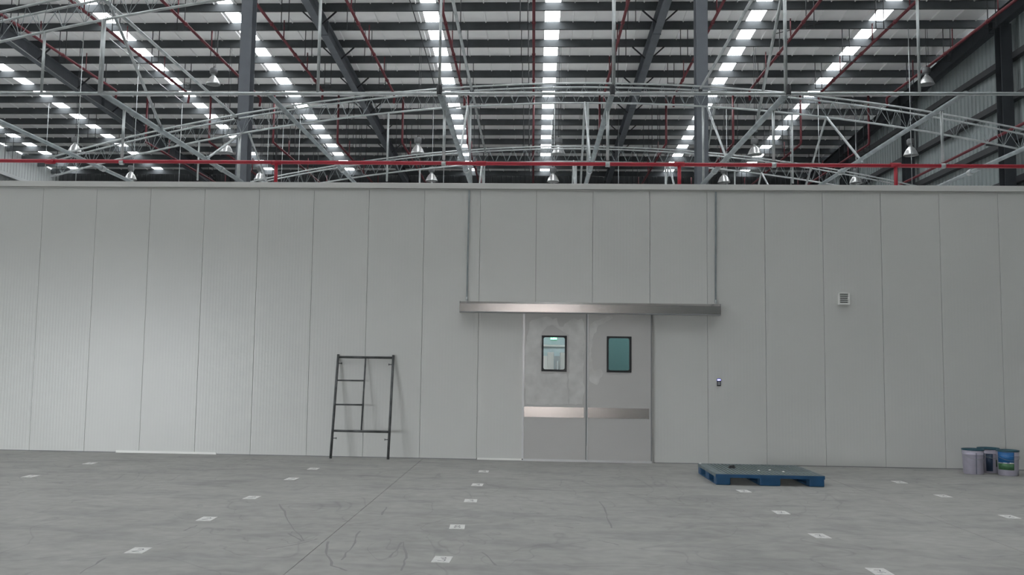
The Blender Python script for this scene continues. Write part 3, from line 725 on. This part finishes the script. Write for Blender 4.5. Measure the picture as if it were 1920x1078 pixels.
# ------------------------------------------------------------------ high-bay lamps
LAMPS = [(-12.45, 34, 12.42), (14.5, 34, 12.42)] + [(x, 35.2, 10.02) for x in (-18.4, -12.25, -4.62, .9, 8.45, 14.35)] + [(x, 40.2, 9.95) for x in (-18.35, -12.4, -4.62, .8, 8.30, 14.0)]
LL = ['high-bay lamp hung closest to the roof, toward the left', 'high-bay lamp hung closest to the roof, toward the right'] + \
     [f'bell-shaped high-bay lamp in the nearer row, {ORD[i]} from the left' for i in range(6)] + [f'bell-shaped high-bay lamp in the farther row, {ORD[i]} from the left' for i in range(6)]
proto = None
for (x, y, z), lab in zip(LAMPS, LL):
    t = thing('high_bay_lamp', lab, 'lamp', (x, y, z), 'high-bay lamps')
    if proto is None:
        MB().lathe([(.27, -.20), (.275, -.185), (.255, -.15), (.215, -.05), (.15, .06), (.09, .12), (.085, .14)], n=20).build('reflector', M_BELL, t)
        MB().lathe([(.001, -.17), (.262, -.172)], n=20).build('lens', glass('lamp_lens', (.9, .92, .92), .2), t)
        MB().lathe([(.085, .13), (.06, .16), (.06, .20), (.09, .21)], n=12).build('neck', M_GALV, t)
        MB().lathe([(.001, .205), (.13, .21), (.145, .26), (.145, .40), (.11, .44), (.001, .445)], n=14).build('gear_housing', M_LAMP, t)
        MB().tube([(0, 0, .44), (0, 0, .50), (.02, 0, .53)], .02, 6).build('hook', M_BLACKST, t)
        proto = t
    else:
        for ch in proto.children:
            if ch.name.split('.')[0] != 'suspension_cable': dup(ch, t)
    MB().tube([(0, 0, .5), (0, 0, roof(y) - .02 - z)], .010, 5).build('suspension_cable', M_BLACKST, t)
    MB().tube([(.05, 0, .42), (.09, 0, .8), (.06, 0, roof(y) - .02 - z)], .007, 4).build('power_cord', M_BLACKST, t)

# ------------------------------------------------------------------ thin rods that carry the enclosure's top
RODS = [(92, 192), (157, 60), (260, 117), (342, 190), (506, 182), (532, 212), (563, 218), (813, 186), (834, 216), (1040, 195), (1034, 255), (1362, 186), (1323, 300), (1482, 255), (1534, 196), (1603, 186), (1703, 60), (1160, 215)]
rank = {i: r for r, i in enumerate(sorted(range(len(RODS)), key=lambda j: RODS[j][0]))}
for i, (x, y) in enumerate(RODS):
    p = atroof(x, y, .30)
    Y = min(PUR, key=lambda v: abs(v - min(p.y, 43.0))) + .03
    p.x = atY(x, y, Y).x
    t = thing('suspension_rod', f'thin bright steel rod hanging behind the white wall, {ORD[rank[i]]} from the left', 'rod', (p.x, Y, 4.62), 'thin hanging rods behind the wall')
    h = roof(Y - .03) - .29 - 4.62
    MB().tube([(0, 0, 0), (0, 0, h)], .013, 5).build('rod', M_GALV, t)
    MB().tube([(0, 0, h * .45), (0, 0, h * .45 + .12)], .024, 6).build('turnbuckle', M_GALV2, t)

# dark hanger rods between the purlins and the pipes, far part of the hall
DRODS = [(12, 245, 300), (26, 250, 300), (108, 282, 340), (167, 205, 262), (181, 210, 265), (224, 245, 285), (236, 250, 290), (521, 196, 320), (650, 215, 260), (668, 240, 300), (675, 240, 298), (1237, 213, 270), (1250, 213, 290), (1358, 213, 270), (1365, 215, 275), (1480, 245, 300), (1608, 262, 335)]
for i, (x, ya, yb) in enumerate(DRODS):
    p = atroof(x, ya, .30); Y = min(PUR, key=lambda v: abs(v - p.y)) + .03; p = atY(x, ya, Y); q = atY(x, yb, Y)
    t = thing('hanger_rod', f'thin dark hanger rod under the far roof, {ORD[i]} from the left', 'rod', (p.x, Y, q.z), 'dark hanger rods')
    h = roof(Y - .03) - .29 - q.z
    MB().tube([(0, 0, 0), (0, 0, h)], .016 if x != 521 else .035, 5).build('rod', M_BLACKST, t)
    MB().box((-.10, -.02, -.02), (.10, .02, .02)).build('foot_bar', M_BLACKST, t)

# slack cables strung along the roof beams
CABLES = [([(20, 77), (90, 128), (160, 178), (215, 214), (263, 250)], 1.0, 'pale cable strung along the leftmost dark roof beam'),
          ([(205, 72), (262, 120), (300, 158), (345, 193)], .55, 'thin pale cable beside the second row of bright roof patches'),
          ([(1455, 63), (1500, 52), (1560, 40)], .4, 'thin dark cable slung between roof purlins toward the right'),
          ([(768, 0), (787, 60), (803, 115), (814, 158)], .6, 'thin dark cable running into the depth left of the middle rows')]
for pts, drop, lab in CABLES:
    P = [atroof(x, y, drop) for x, y in pts]
    o = MB().tube([p - P[0] for p in P], .018, 5).build('roof_cable', M_GALV if 'pale' in lab else M_BLACKST, loc=P[0])
    tag(o, lab, 'cable')

# scuffs and tyre marks left on the concrete
SCUFFS = [[(617,1015),(614,1040),(622,1060),(650,1070)], [(675,995),(660,1025),(640,1050)], [(755,1017),(762,1045),(752,1070)], [(755,1017),(730,1045)], [(542,1000),(567,1015)], [(727,950),(715,965),(680,962)],
          [(500,1030),(560,1020),(595,1010)], [(525,945),(540,975),(570,1015)], [(905,1035),(930,1060)], [(1045,965),(1080,968),(1110,972)], [(1125,940),(1138,965),(1147,990)], [(1040,985),(1075,990)], [(1120,1012),(1160,1022)], [(370,985),(345,995)], [(200,1045),(150,1075)]]
m = MB()
for line in SCUFFS:
    P = [atZ(x, y, .0006) for x, y in line]
    Q = []
    for a, b in zip(P, P[1:]):
        for k in range(4): Q.append(a.lerp(b, k / 4) + Vector((random.uniform(-.012, .012), random.uniform(-.02, .02), 0)))
    Q.append(P[-1])
    vs = []
    for k, p in enumerate(Q):
        d = (Q[min(k + 1, len(Q) - 1)] - Q[max(k - 1, 0)]).normalized(); nrm = Vector((-d.y, d.x, 0)) * random.uniform(.004, .013)
        vs += [p - nrm, p + nrm]
    m.add(vs, [(2*k, 2*k+2, 2*k+3, 2*k+1) for k in range(len(Q) - 1)])
m.build('scuff_mark', mat('rubber_scuff', (.235, .233, .228), .7), fl, kind='stuff')
